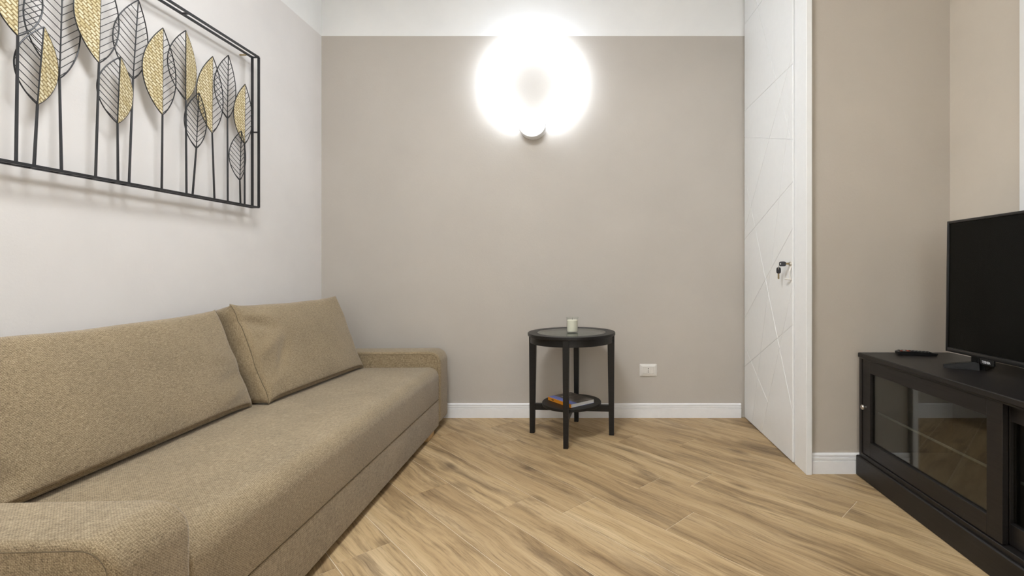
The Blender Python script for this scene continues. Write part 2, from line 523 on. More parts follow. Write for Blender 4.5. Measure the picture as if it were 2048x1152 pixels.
for k in range(-12, 25):
    s_hi = S0-PW*k+PW                                        # row k spans [S0-PW*k, S0-PW*k+PW]
    sc = s_hi-PW/2
    t0 = known.get(k, random.uniform(-PL, 0))
    for n in range(-5, 6):
        tc = t0+PL*(n+0.5)
        c = ex*tc+ey*sc
        loc = [(-hx, -hy), (hx, -hy), (hx, hy), (-hx, hy)]
        wp = [(c.x+ex.x*p[0]+ey.x*p[1], c.y+ex.y*p[0]+ey.y*p[1]) for p in loc]
        q = clip_half(wp, -1, 0, -XL); q = q and clip_half(q, 1, 0, XR)
        q = q and clip_half(q, 0, -1, -YR); q = q and clip_half(q, 0, 1, YB)
        q = clean_poly(q) if q else q
        if not q or len(q) < 3 or abs(poly_area(q)) < 2e-4: continue
        if abs(abs(poly_area(q))-4*hx*hy) < 1e-6:
            me = full
        else:
            me = plank_mesh([((p[0]-c.x)*ex.x+(p[1]-c.y)*ex.y, (p[0]-c.x)*ey.x+(p[1]-c.y)*ey.y) for p in q])
        o = bpy.data.objects.new('plank', me); C.objects.link(o)
        o.location = (c.x, c.y, 0); o.rotation_euler = (0, 0, -PI/4); o.parent = floor

# ------------------------------------------------------------------ skirting boards
def skirting(name, run, a, b, face, sgn, h=0.099):
    """run 'x': along x at wall plane y=face protruding sgn in y; run 'y': along y at wall plane x=face"""
    t = 0.015
    prof = [(0, 0), (t, 0), (t, h*0.63), (t-0.0055, h*0.645), (t-0.0055, h*0.685), (t-0.001, h*0.70), (t-0.001, h*0.79), (t-0.006, h*0.805),
            (t-0.006, h*0.845), (t-0.002, h*0.86), (t-0.002, h*0.93), (t-0.005, h*0.98), (t-0.008, h), (0, h)]
    bm = bmesh.new()
    if run == 'x':
        extrude_poly(bm, [(face+sgn*p[0], p[1]) for p in prof], 'x', a, b)
    else:
        extrude_poly(bm, [(face+sgn*p[0], p[1]) for p in prof], 'y', a, b)
    return structure(obj(name, bm, 'white_skirting'))
skirting('baseboard_back', 'x', XL+0.016, 1.030, YB, -1)
skirting('baseboard_left', 'y', YR, YB, XL, 1)
skirting('baseboard_right_front', 'x', XD+0.034, XR-0.016, YF, -1, 0.102)
skirting('baseboard_right', 'y', YR, YF, XR, -1)

# ------------------------------------------------------------------ tall white carved door in the side wall
door = thing('door_1', 'tall white door leaf carved with crossing diagonal grooves', 'door', (0, 0, 0))
door['kind'] = 'structure'
XF = 1.053                                                   # front plane of the leaf
Y0, Y1, Z0, Z1 = 2.497, 3.288, 0.006, 3.085
mkbox('door_core', 'white_lacquer', door, XF+0.003, XF+0.045, Y0, Y1, Z0, Z1)
def dpt(x, y):
    Y = XF*FPX/(x-VX)
    return (Y, 1-(y-VY)*Y/FPX)
lines = [((1490, 48), (1516, 12.5)), ((1490, 221), (1591, 122)), ((1490, 478), (1590, 357.5)), ((1488.6, 638), (1590, 448)),
         ((1488, 734), (1589, 646.6)), ((1491, 360), (1586, 829)), ((1488.6, 690), (1583.7, 920)), ((1522, 870), (1590, 548)),
         ((1491, 454), (1591, 83)), ((1512, 781), (1589, 144)), ((1490, 275), (1589, 279)), ((1512, 2), (1587, 300))]
polys = [[(Y0, Z0), (Y1, Z0), (Y1, Z1), (Y0, Z1)]]
for a, b in lines:
    p, q = dpt(*a), dpt(*b)
    dx, dy = q[0]-p[0], q[1]-p[1]; l = math.hypot(dx, dy)
    nx, ny = dy/l, -dx/l; d = nx*p[0]+ny*p[1]
    new = []
    for po in polys:
        for s in (1, -1):
            c = clean_poly(clip_half(po, s*nx, s*ny, s*d))
            if len(c) >= 3 and abs(poly_area(c)) > 1e-5: new.append(c)
    polys = new
bm = bmesh.new()
for po in polys:
    a = inset_poly(po, 0.0006); b = inset_poly(po, 0.0022)
    if len(a) < 3: continue
    if len(b) == len(a):
        A = [bm.verts.new((XF+0.003, p[0], p[1])) for p in a]; B = [bm.verts.new((XF, p[0], p[1])) for p in b]
        for i in range(len(a)):
            j = (i+1) % len(a); bm.faces.new([A[i], A[j], B[j], B[i]])
        bm.faces.new(B)
for f in bm.faces: f.normal_update()
for f in bm.faces:
    if f.normal.x > 0: f.normal_flip()
obj('carved_face', bm, 'white_lacquer', door, recalc=False)
# lock and pull
def cyl_x(bm, x0, x1, y, z, r, n=20, r1=None):
    r1 = r if r1 is None else r1
    A = [bm.verts.new((x0, y+r*math.cos(2*PI*k/n), z+r*math.sin(2*PI*k/n))) for k in range(n)]
    B = [bm.verts.new((x1, y+r1*math.cos(2*PI*k/n), z+r1*math.sin(2*PI*k/n))) for k in range(n)]
    bm.faces.new(A); bm.faces.new(B[::-1])
    for k in range(n):
        bm.faces.new([A[k], B[k], B[(k+1) % n], A[(k+1) % n]])
yk, zk = dpt(1581.5, 528)
bm = bmesh.new(); cyl_x(bm, XF-0.006, XF, yk, zk, 0.012, r1=0.013); cyl_x(bm, XF-0.010, XF-0.006, yk, zk, 0.009)
obj('lock_cylinder', bm, 'chrome', door, True)
ya, za = dpt(1583.5, 533); yb, zb = dpt(1583, 560)
bm = bmesh.new()
arc = [(XF-0.002-0.010*math.sin(PI*i/10), ya+(yb-ya)*i/10, za+(zb-za)*i/10) for i in range(11)]
tube(bm, arc, 0.0045, 8)
yt, zt = dpt(1577, 558)
tube(bm, [(XF-0.004, yb, zb+0.003), (XF-0.016, yb+0.01, zb+0.005), (XF-0.018, yt, zt)], 0.005, 8)
obj('pull_handle', bm, 'white_plastic', door, True)
# casing beside the leaf
bm = bmesh.new()
box(bm, XD-0.001, XD+0.028, 2.354, 2.491, 0.0, ZC, 0.002, 1)
structure(obj('trim_1', bm, 'white_lacquer'), 'wide white casing beside the carved door')
# strip of white casing far right on the right wall
bm = bmesh.new(); box(bm, XR-0.02, XR, 1.86, 1.972, 0, ZC, 0.002, 1)
structure(obj('trim_2', bm, 'white_lacquer'), 'white casing at the right edge behind the television')

# keys on the lock: one in the cylinder, the second hanging from its ring
def key_mesh(head_l, head_w, blade, root):
    bm = bmesh.new()
    # head in local plane (u along the key, v across), thickness w; hole near the far end
    hl, hw, t = head_l, head_w, 0.0035
    outer, hole = [], []
    n = 24
    hc = -hl*0.80
    for i in range(n):
        a = 2*PI*i/n
        u = -hl/2+math.copysign(abs(math.cos(a))**0.6, math.cos(a))*hl/2
        v = math.copysign(abs(math.sin(a))**0.6, math.sin(a))*hw/2
        outer.append((u, v)); 
    for i in range(n):
        u, v = outer[i]
        d = Vector((u-hc, v)); d.normalize()
        hole.append((hc+d.x*hl*0.11, d.y*hl*0.11))
    for s in (1, -1):
        O = [bm.verts.new((s*t, p[0], p[1])) for p in outer]; H = [bm.verts.new((s*t, p[0], p[1])) for p in hole]
        for i in range(n):
            j = (i+1) % n
            bm.faces.new([O[i], O[j], H[j], H[i]])
        if s == 1: O1, H1 = O, H
    for i in range(n):
        j = (i+1) % n
        bm.faces.new([O1[i], O1[j], O[j], O[i]]); bm.faces.new([H1[i], H1[j], H[j], H[i]])
    obj('key_head', bm, 'key_black', root, True)
    bm = bmesh.new()
    w = head_w*0.22
    pts = [(0, -w), (0, w), (blade*0.9, w), (blade, w*0.4), (blade, -w*0.5)]
    x = blade*0.8
    while x > blade*0.2:
        pts += [(x, -w), (x-0.0025, -w*0.5)]; x -= 0.005
    extrude_poly(bm, [(p[0], p[1]) for p in pts], 'x', -0.0011, 0.0011)
    obj('key_blade', bm, 'brass', root)
kk = thing('key', 'black headed key sticking out of the door lock', 'key', (XF-0.026, yk+0.006, zk), (0, 0, 0), 'keys at the carved door')
key_mesh(0.036, 0.026, 0.022, kk)
kk.rotation_euler = (0, 0, math.radians(52) + PI)
kk.location = (XF-0.020, yk+0.012, zk+0.001)
y2, z2 = dpt(1568.5, 547)
k2 = thing('key', 'black headed key with brass blade hanging below the lock', 'key', (XF-0.030, y2+0.002, z2), (0, 0, 0), 'keys at the carved door')
key_mesh(0.034, 0.024, 0.030, k2)
k2.rotation_euler = (-PI/2, 0, math.radians(35))
bm = bmesh.new()
yr, zr = dpt(1568.3, 536)
tube(bm, [(XF-0.030+0.004*math.cos(2*PI*i/18), yr+0.002+0.007*math.cos(2*PI*i/18), zr+0.013*math.sin(2*PI*i/18)) for i in range(18)], 0.0011, 6, closed=True)
tag(obj('key_ring', bm, 'chrome', None, True), 'thin wire ring linking the two door keys', 'key ring')

# ------------------------------------------------------------------ wall socket
XS, ZS = (1296.3-VX)/287.5, 1-(740-VY)/287.5
sock = thing('wall_socket', 'white rectangular wall socket low on the back wall', 'socket', (XS, YB, ZS))
bm = bmesh.new()
W, H = 0.0595, 0.0425
levels = [(W, H, 0.0), (W, H, -0.004), (W-0.004, H-0.004, -0.008), (W-0.022, H-0.019, -0.010), (W-0.023, H-0.020, -0.007)]
prev = None
for w, h, y in levels:
    r = 0.004
    ring = []
    for cx, cz, a0 in ((w-r, h-r, 0), (-w+r, h-r, 90), (-w+r, -h+r, 180), (w-r, -h+r, 270)):
        for i in range(5):
            a = math.radians(a0+i*22.5); ring.append(bm.verts.new((cx+r*math.cos(a), y, cz+r*math.sin(a))))
    if prev:
        for i in range(len(ring)):
            j = (i+1) % len(ring); bm.faces.new([prev[i], prev[j], ring[j], ring[i]])
    prev = ring
bm.faces.new(prev)
obj('cover_plate', bm, 'white_plastic', sock, True)
mw = (W-0.023)*2/3
for i, nm in enumerate(('blank_module', 'socket_module', 'blank_module')):
    x0 = -(W-0.023)+i*mw
    md = mkbox(nm, 'white_plastic', sock, x0+0.0006, x0+mw-0.0006, -0.0105, -0.006, -(H-0.021), H-0.021, bev=0.0006, seg=1)
    if i == 1:
        for dz in (-0.0115, 0, 0.0115):
            bm = bmesh.new()
            n = 14; rr = 0.0031 if dz else 0.0026
            A = [bm.verts.new((rr*math.cos(2*PI*k/n), -0.0108, dz+rr*math.sin(2*PI*k/n))) for k in range(n)]
            B = [bm.verts.new((rr*math.cos(2*PI*k/n), -0.0098, dz+rr*math.sin(2*PI*k/n))) for k in range(n)]
            bm.faces.new(A)
            for k in range(n): bm.faces.new([A[k], A[(k+1) % n], B[(k+1) % n], B[k]])
            obj('pin_hole', bm, 'hole', md)

# ------------------------------------------------------------------ ring wall lamp
lamp = thing('ring_wall_lamp', 'round white glowing ring lamp mounted high on the back wall', 'wall lamp', (-0.413, YB, 2.028))
bm = bmesh.new()
lathe(bm, [(0, 0.0), (0.099, 0.0), (0.099, 0.067), (0.097, 0.070), (0, 0.070)], n=64, close=False)
for v in bm.verts:
    v.co = Vector((v.co.x, -v.co.z, v.co.y))
lb = obj('lamp_base', bm, 'lamp_white', lamp, True)
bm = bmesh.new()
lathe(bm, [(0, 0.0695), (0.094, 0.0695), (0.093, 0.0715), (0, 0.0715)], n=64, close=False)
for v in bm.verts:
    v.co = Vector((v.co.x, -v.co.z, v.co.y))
obj('base_glow', bm, 'base_glow', lb, True)  # glowing disc added to brighten the front of the base
bm = bmesh.new()
RC, RR = 0.294, 0.018
rings = []
n, m = 96, 14
for i in range(n):
    a = 2*PI*i/n
    ring = []
    for j in range(m):
        b = 2*PI*j/m
        rad = RC+RR*math.copysign(abs(math.cos(b))**0.7, math.cos(b)); dep = 0.013*math.copysign(abs(math.sin(b))**0.7, math.sin(b))
        ring.append(bm.verts.new((rad*math.sin(a), -0.050-dep, 0.292+rad*math.cos(a))))
    rings.append(ring)
for i in range(n):
    for j in range(m):
        bm.faces.new([rings[i][j], rings[(i+1) % n][j], rings[(i+1) % n][(j+1) % m], rings[i][(j+1) % m]])
obj('light_ring', bm, 'ring_light', lamp, True)

# unseen ceiling lamp, added above the seating as fill light
cl = thing('ceiling_fill_lamp', 'unseen round flat ceiling lamp added as fill light for the room', 'ceiling lamp', (-0.55, 1.15, ZC))
bm = bmesh.new(); lathe(bm, [(0, 0), (0.40, 0), (0.40, -0.05), (0.385, -0.05), (0.385, -0.03), (0, -0.03)], n=48, close=False)
obj('lamp_housing', bm, 'lamp_white', cl)
bm = bmesh.new(); lathe(bm, [(0, -0.031), (0.384, -0.031), (0.384, -0.052), (0.30, -0.062), (0, -0.066)], n=48, close=False)
obj('lamp_diffuser', bm, 'ceil_fill', cl, True)

# ------------------------------------------------------------------ sofa
TH = math.atan(0.039)
sofa = thing('sofa', 'long beige tweed sofa with square arms along the left wall', 'sofa', (-0.939, 2.0, 0), (0, 0, TH))
SD = 0.87
YA0, YA1 = -0.942, 1.016        # inner faces of the near and far arm (local y)
AT = 0.18
def rounded_profile(x0, x1, z0, z1, r_tf=0.0, r_bf=0.0, r_tb=0.0, n=8):
    """front is x1 (max)"""
    pts = []
    def corner(cx, cz, r, a0):
        if r <= 0:
            pts.append((cx, cz)); return
        for i in range(n+1):
            a = math.radians(a0+90*i/n); pts.append((cx+r*math.cos(a), cz+r*math.sin(a)))
    corner(x1-r_bf, z0+r_bf, r_bf, -90)
    corner(x1-r_tf, z1-r_tf, r_tf, 0)
    corner(x0+r_tb, z1-r_tb, r_tb, 90)
    pts.append((x0, z0))
    return pts
def soft_slab(prof, y0, y1, r, nseg=4, puff=0.0):
    """profile (x,z) swept along y with rounded end edges of radius r"""
    bm = bmesh.new()
    rings = []
    ys = []
    for i in range(nseg+1):
        a = PI/2*i/nseg
        ys.append((y0+r-r*math.cos(PI/2-a) if False else y0+r*(1-math.sin(a)), r*(1-math.cos(a))))
    ys = ys[::-1]
    # ys now goes from the outer cap (inset r) to full size
    st = [(y0+r*(1-math.sin(PI/2*i/nseg)), r*(1-math.cos(PI/2*i/nseg))) for i in range(nseg, -1, -1)]
    st = st + [(y1-(s[0]-y0), s[1]) for s in st[::-1]]
    for y, ins in st:
        p = inset_prof(prof, ins)
        rings.append([bm.verts.new((q[0], y, q[1])) for q in p])
    n = len(prof)
    for A, B in zip(rings[:-1], rings[1:]):
        for k in range(n):
            bm.faces.new([A[k], A[(k+1) % n], B[(k+1) % n], B[k]])
    bm.faces.new(rings[0]); bm.faces.new(rings[-1][::-1])
    return bm
def inset_prof(prof, d):
    if d <= 1e-9: return prof
    n = len(prof); out = []
    for i in range(n):
        p0, p, p1 = prof[i-1], prof[i], prof[(i+1) % n]
        a = Vector((p[0]-p0[0], p[1]-p0[1])); b = Vector((p1[0]-p[0], p1[1]-p[1]))
        a.normalize(); b.normalize()
        na = Vector((-a.y, a.x)); nb = Vector((-b.y, b.x))
        m = na+nb; m.normalize()
        c = max(0.5, m.dot(na))
        out.append((p[0]+m.x*d/c, p[1]+m.y*d/c))
    return out
for y0, y1, side in ((YA0-AT, YA0, -1), (YA1, YA1+AT, 1)):
    prof = rounded_profile(-SD, 0.012, 0.045, 0.502, 0.072, 0.028)
    arm = obj('armrest', soft_slab(prof, y0+0.002, y1-0.002, 0.016), 'fabric', sofa, True)
    for s, yy in ((-1, y0+0.0025), (1, y1-0.0025)):
        pr = inset_prof(prof, 0.0165)
        pts = [(p[0], yy+s*0.0002, p[1]) for p in pr[:-1]]
        bm = bmesh.new(); tube(bm, pts, 0.0011, 6, up=(0, 1, 0))
        obj('seam', bm, 'seam', arm)
seat = obj('seat_mattress', soft_slab(rounded_profile(-SD+0.02, 0.004, 0.2035, 0.406, 0.062, 0.006), YA0+0.001, YA1-0.001, 0.012), 'fabric', sofa, True)
# subtle sag of the seat
me = seat.data
obj('base_drawer', soft_slab(rounded_profile(-SD+0.02, 0.002, 0.031, 0.1995, 0.006, 0.006), YA0+0.001, YA1-0.001, 0.003), 'fabric', sofa, True)
mkbox('back_rail', 'fabric', sofa, -SD-0.0, -SD+0.055, YA0, YA1, 0.10, 0.40, bev=0.012, seg=3, smooth=True)
for lx in (-0.034, -SD+0.10):
    for ly in (YA0+0.04, YA1-0.20):
        mkbox('leg', 'leg_wood', sofa, lx-0.03, lx+0.03, ly, ly+0.12, 0.0, 0.0315, bev=0.003, seg=1)

# loose back cushions
def cushion(name, label, loc, rotz, shear, Wd, Hh, T, seed, ear=0.012):
    root = thing(name, label, 'cushion', loc, (0, 0, rotz), 'loose back cushions on the sofa')
    n_y, n_z, n_x = 56, 32, 12
    bm = bmesh.new()
    verts = {}
    r = 0.032
    def shape(u, v, w):
        # u along the length, v height, w thickness; -1..1 on the surface of a cube
        half = Vector((T/2, Wd/2, Hh/2))
        q = Vector((w*half.x, u*half.y, v*half.z))
        c = Vector([max(-half[i]+r, min(half[i]-r, q[i])) for i in range(3)])
        d = q-c
        p = c+(d.normalized()*r if d.length > 1e-9 else d)
        k = max(0.0, w)**3
        front = k*(1-abs(u)**3)*(1-abs(v)**3)
        p.x += 0.030*front
        # pinched corners of the front seam
        e = (abs(u)*abs(v))**14*max(0.0, w)**6
        p.y += math.copysign(ear*e, u); p.z += math.copysign(ear*e, v)
        # soft sides
        sb = (1-w*w)*(1-v*v)*abs(u)**6
        p.y += math.copysign(0.012*sb, u)
        p.z -= 0.055*((1-w)/2)*max(0, v)**2
        p.z -= 0.012*(1-u*u)*max(0, v)**6                    # the top edge sinks a little between the corners
        p.z += 0.022*max(0, w)**4*max(0, -v)**8*(1-abs(u)**10)
        p.y += 0.011*noise.noise(Vector((seed*3+u*5, p.z*9, seed)))*abs(u)**5
        nz = noise.noise(Vector((p.y*3.1+seed, p.z*5.0, seed*0.7)))
        p.x += 0.008*nz*k*(1-abs(v)**8)
        p.z += 0.005*noise.noise(Vector((p.y*6+seed, p.x*4, seed)))*max(0, v)**4
        if w > 0:
            for (uc, vc, ang, amp, ln, wd) in WR.get(seed, ()):
                dy, dz = (u-uc)*Wd/2, (v-vc)*Hh/2
                a = dy*math.cos(ang)+dz*math.sin(ang); b = -dy*math.sin(ang)+dz*math.cos(ang)
                p.x += 1.25*k*amp*math.exp(-(a/ln)**2-(b/wd)**2)
        z = p.z+Hh/2
        return Vector((p.x-shear*z, p.y, z))
    # finer steps near the edges so that the rounding stays smooth
    def st(i, n):
        t = 2*i/n-1
        return math.sin(t*PI/2)*0.55+t*0.45
    def gv(i, j, l):
        key = (i, j, l)
        if key not in verts:
            verts[key] = bm.verts.new(shape(st(i, n_y), st(j, n_z), st(l, n_x)))
        return verts[key]
    for l in (0, n_x):
        for i in range(n_y):
            for j in range(n_z):
                bm.faces.new([gv(i, j, l), gv(i+1, j, l), gv(i+1, j+1, l), gv(i, j+1, l)])
    for i in (0, n_y):
        for j in range(n_z):
            for l in range(n_x):
                bm.faces.new([gv(i, j, l), gv(i, j+1, l), gv(i, j+1, l+1), gv(i, j, l+1)])
    for j in (0, n_z):
        for i in range(n_y):
            for l in range(n_x):
                bm.faces.new([gv(i, j, l), gv(i+1, j, l), gv(i+1, j, l+1), gv(i, j, l+1)])
    o = obj('cushion_body', bm, 'fabric', root)
    for p in o.data.polygons: p.use_smooth = True
    for e in (-1, 1):                                       # stitched seams down the two short sides
        bm = bmesh.new(); tube(bm, [shape(e, st(j, n_z), 1.0) for j in range(1, n_z)], 0.0015, 6)
        obj('seam', bm, 'seam', o, True)
    return root
WR = {3.0: [(-0.62, -0.15, 0.9, -0.010, 0.10, 0.02), (-0.75, 0.15, 0.5, 0.010, 0.09, 0.022), (-0.78, 0.55, -0.25, -0.011, 0.10, 0.016),
            (-0.80, -0.55, 0.5, 0.008, 0.08, 0.02), (-0.72, 0.75, -0.1, 0.008, 0.09, 0.018)],
      9.0: [(0.82, -0.3, 0.1, -0.008, 0.08, 0.018), (0.78, -0.62, 0.15, 0.007, 0.09, 0.02), (0.80, 0.1, -0.2, 0.006, 0.08, 0.02), (-0.85, -0.7, 0.4, -0.012, 0.07, 0.03)]}
cushion('back_cushion', 'beige tweed back cushion nearer the far armrest, slumped in the corner', (-1.527, 2.557, 0.4075), -0.03, 0.40, 0.838, 0.455, 0.19, 3.0)
cushion('back_cushion', 'wide beige tweed back cushion at the left, nearest the camera', (-1.552, 1.585, 0.4075), 0.08, 0.36, 1.04, 0.434, 0.19, 9.0)

# ------------------------------------------------------------------ round side table
tb = thing('side_table', 'round black wooden side table with glass top and lower shelf', 'table', (-0.130, 2.964, 0), (0, 0, math.radians(-5)))
RT = 0.272
bm = bmesh.new(); lathe(bm, [(0.212, 0.618), (RT-0.002, 0.618), (RT, 0.620), (RT, 0.634), (RT-0.002, 0.636), (0.214, 0.636), (0.212, 0.634)], n=96)
obj('top_rim', bm, 'table_wood', tb, True)
bm = bmesh.new(); lathe(bm, [(0.224, 0.576), (0.257, 0.576), (0.257, 0.618), (0.224, 0.618)], n=96)
obj('apron', bm, 'table_wood', tb, True)
bm = bmesh.new(); lathe(bm, [(0, 0.620), (0.212, 0.620)], n=64, close=False)
obj('under_panel', bm, 'table_wood', tb)
bm = bmesh.new(); lathe(bm, [(0, 0.629), (0.2115, 0.629), (0.2115, 0.635), (0, 0.635)], n=96, close=False)
obj('glass_top', bm, 'top_glass', tb, True)
for k in range(4):
    bm = bmesh.new()
    def sect(ro, ri, w, z): return [(ri, -w/2, z), (ro, -w/2, z), (ro, w/2, z), (ri, w/2, z)]
    A = [bm.verts.new(p) for p in sect(0.264, 0.234, 0.028, 0.0)]
    B = [bm.verts.new(p) for p in sect(0.267, 0.224, 0.036, 0.618)]
    bm.faces.new(A); bm.faces.new(B)
    for i in range(4): bm.faces.new([A[i], A[(i+1) % 4], B[(i+1) % 4], B[i]])
    bmesh.ops.bevel(bm, geom=list(bm.edges), offset=0.0015, segments=1, affect='EDGES')
    bmesh.ops.rotate(bm, verts=bm.verts, cent=(0, 0, 0), matrix=Matrix.Rotation(k*PI/2, 3, 'Z'))
    obj('leg', bm, 'table_wood', tb)
for k in range(2):
    bm = bmesh.new(); box(bm, -0.236, 0.236, -0.012, 0.012, 0.1455+0.0002*k, 0.185-0.0002*k, 0.001, 1)
    bmesh.ops.rotate(bm, verts=bm.verts, cent=(0, 0, 0), matrix=Matrix.Rotation(k*PI/2, 3, 'Z'))
    obj('stretcher', bm, 'table_wood', tb)
bm = bmesh.new(); lathe(bm, [(0, 0.185), (0.182, 0.185), (0.1836, 0.187), (0.1836, 0.2005), (0.182, 0.2025), (0, 0.2025)], n=96, close=False)
obj('lower_shelf', bm, 'table_wood', tb, True)

# candle in a glass jar
ca = thing('candle_jar', 'cream candle in a clear glass jar on the side table', 'candle', (-0.1255, 2.950, 0.6362))
bm = bmesh.new()
lathe(bm, [(0, 0), (0.034, 0), (0.0360, 0.004), (0.0362, 0.082), (0.0372, 0.086), (0.040, 0.088), (0.040, 0.0925), (0.0365, 0.093), (0.0335, 0.091), (0.0335, 0.008), (0.031, 0.005), (0, 0.005)], n=48, close=False)
obj('glass_jar', bm, 'glass', ca, True)
bm = bmesh.new(); lathe(bm, [(0, 0.006), (0.032, 0.006), (0.0332, 0.010), (0.0332, 0.074), (0.030, 0.0755), (0.006, 0.075), (0, 0.076)], n=40, close=False)
obj('wax', bm, 'wax', ca, True)
bm = bmesh.new(); tube(bm, [(0, 0, 0.075), (0.0005, 0, 0.083), (0.003, 0, 0.090)], 0.0011, 6)
obj('wick', bm, 'wick', ca)

# paperback on the lower shelf
pA = Vector((-0.281, 2.993)); pB = Vector((-0.127, 2.811))
ang = math.atan2(pB.y-pA.y, pB.x-pA.x)
cx = (pA+pB)/2
book = thing('paperback_book', 'paperback book with orange spine lying on the table lower shelf', 'book', (cx.x, cx.y, 0.2029), (0, 0, ang))
BL, BW, BT = 0.236, 0.180, 0.021
# local: x along the spine, y away from the spine
mkbox('page_block', 'paper', book, -BL/2+0.001, BL/2-0.001, 0.0015, BW-0.001, 0.0008, BT-0.0008)
mkbox('spine', 'orange', book, -BL/2, BL/2, 0, 0.0015, 0, BT)
mkbox('back_cover', 'blue', book, -BL/2, BL/2, 0.0015, BW, 0, 0.0008)
cv = mkbox('front_cover', 'cover', book, -BL/2, BL/2, 0.0015, BW, BT-0.0008, BT)
mkbox('blue_band', 'blue', cv, -BL/2, BL/2, 0.0012, 0.046, BT-0.0006, BT+0.0003)
mkbox('title_block', 'title', cv, -BL/2+0.055, -BL/2+0.068, 0.060, 0.100, BT-0.0004, BT+0.0003)
bm = bmesh.new()
for x, w in ((-0.078, 0.004), (-0.072, 0.003), (-0.0675, 0.005), (-0.061, 0.003)):
    box(bm, x, x+w, -0.0003, 0.0004, 0.006, 0.014)
obj('spine_lettering', bm, 'ink', book.children[1])

# ------------------------------------------------------------------ television bench
PX, YE0, YE1 = 1.3104, 0.764, 2.362
bench = thing('tv_bench', 'low dark brown television bench with sliding glass doors', 'tv bench', (PX, YE1, 0))
def bb(name, x0, x1, y0, y1, z0, z1, mat='bench_wood', parent=None, bev=0.0015):
    """world coordinates, stored relative to the bench root"""
    return mkbox(name, mat, parent or bench, x0-PX, x1-PX, y0-YE1, y1-YE1, z0, z1, bev=bev, seg=1)
XBk = 1.776
bb('plinth', PX, XBk, YE0, YE1, 0.0, 0.100, bev=0.004)
bb('top_panel', 1.3165, XBk, YE0+0.006, YE1-0.006, 0.586, 0.609, bev=0.003)
bb('side_panel', 1.322, XBk, YE1-0.030, YE1-0.010, 0.100, 0.586)
bb('side_panel', 1.322, XBk, YE0+0.010, YE0+0.030, 0.100, 0.586)
bb('bottom_panel', 1.322, XBk, YE0+0.030, YE1-0.030, 0.100, 0.119)
bb('back_panel', XBk-0.006, XBk, YE0+0.030, YE1-0.030, 0.119, 0.586, bev=0)
ym = (YE0+YE1)/2
bb('divider', 1.385, XBk-0.006, ym-0.01, ym+0.01, 0.119, 0.586)
sh_ = bb('glass_shelf', 1.405, XBk-0.01, ym+0.011, YE1-0.031, 0.312, 0.318, 'glass', None, 0)
bb('shelf_edge', 1.400, 1.405, ym+0.011, YE1-0.031, 0.311, 0.319, 'shelf_edge', sh_, 0)
sh_ = bb('glass_shelf', 1.405, XBk-0.01, YE0+0.031, ym-0.011, 0.312, 0.318, 'glass', None, 0)
bb('shelf_edge', 1.400, 1.405, YE0+0.031, ym-0.011, 0.311, 0.319, 'shelf_edge', sh_, 0)
bb('top_rail', 1.322, 1.345, YE0+0.030, YE1-0.030, 0.580, 0.586, bev=0)
def slide_door(x, y0, y1, knob_y):
    z0, z1, s = 0.122, 0.579, 0.062
    bm = bmesh.new()
    def B(*a): box(bm, *a, bev=0.0012, seg=1)
    t = 0.020
    B(x-PX, x+t-PX, y0-YE1, y0+s-YE1, z0, z1); B(x-PX, x+t-PX, y1-s-YE1, y1-YE1, z0, z1)
    B(x-PX, x+t-PX, y0+s-YE1, y1-s-YE1, z0, z0+s+0.006); B(x-PX, x+t-PX, y0+s-YE1, y1-s-YE1, z1-s+0.004, z1)
    d = obj('sliding_door', bm, 'bench_wood', bench)
    bb('glass_pane', x+0.012, x+0.015, y0+s, y1-s, z0+s+0.006, z1-s+0.004, 'door_glass', d, 0)
    bm = bmesh.new()
    lathe(bm, [(0, 0), (0.005, 0), (0.005, 0.010), (0.0115, 0.014), (0.0125, 0.019), (0.0095, 0.023), (0, 0.0245)], n=24, close=False)
    for v in bm.verts:
        v.co = Vector((x-PX-v.co.z, knob_y-YE1+v.co.x, 0.352+v.co.y))
    obj('knob', bm, 'chrome', d, True)
slide_door(1.3265, 1.536, YE1-0.032, YE1-0.062)
slide_door(1.3525, YE0+0.032, 1.600, YE0+0.062)

# ------------------------------------------------------------------ television
TX, TY1, TW, TZ0, THt = 1.552, 2.080, 0.968, 0.661, 0.567
tv = thing('television', 'flat black television standing on the dark bench', 'television', (TX, TY1-TW/2, 0.609))
yc = TY1-TW/2
tilt = math.radians(0.7)
Rt = Matrix.Rotation(tilt, 4, 'Y')
def tvpart(name, bm, mat, smooth=False, parent=None):
    for v in bm.verts:
        p = Vector((v.co.x, v.co.y, v.co.z)); p = Rt @ p
        v.co = Vector((p.x, p.y, p.z+TZ0-0.609))
    return obj(name, bm, mat, parent or tv, smooth)
hw = TW/2
bz = 0.011
bm = bmesh.new()
box(bm, 0.004, 0.034, -hw+0.002, hw-0.002, 0.002, THt-0.002, 0.004, 2)
box(bm, 0.034, 0.075, -hw+0.12, hw-0.12, 0.03, THt*0.62, 0.012, 2)
tvpart('rear_housing', bm, 'tv_plastic')
bm = bmesh.new()
box(bm, -0.006, 0.012, -hw, -hw+bz, 0, THt, 0.0025, 2); box(bm, -0.006, 0.012, hw-bz, hw, 0, THt, 0.0025, 2)
box(bm, -0.006, 0.012, -hw+bz, hw-bz, THt-bz, THt, 0.0025, 2); box(bm, -0.007, 0.012, -hw+bz, hw-bz, 0, 0.019, 0.003, 2)
tvpart('bezel', bm, 'tv_plastic', True)
bm = bmesh.new(); box(bm, -0.0005, 0.0035, -hw+bz-0.001, hw-bz+0.001, 0.018, THt-bz+0.001)
tvpart('screen', bm, 'tv_screen')
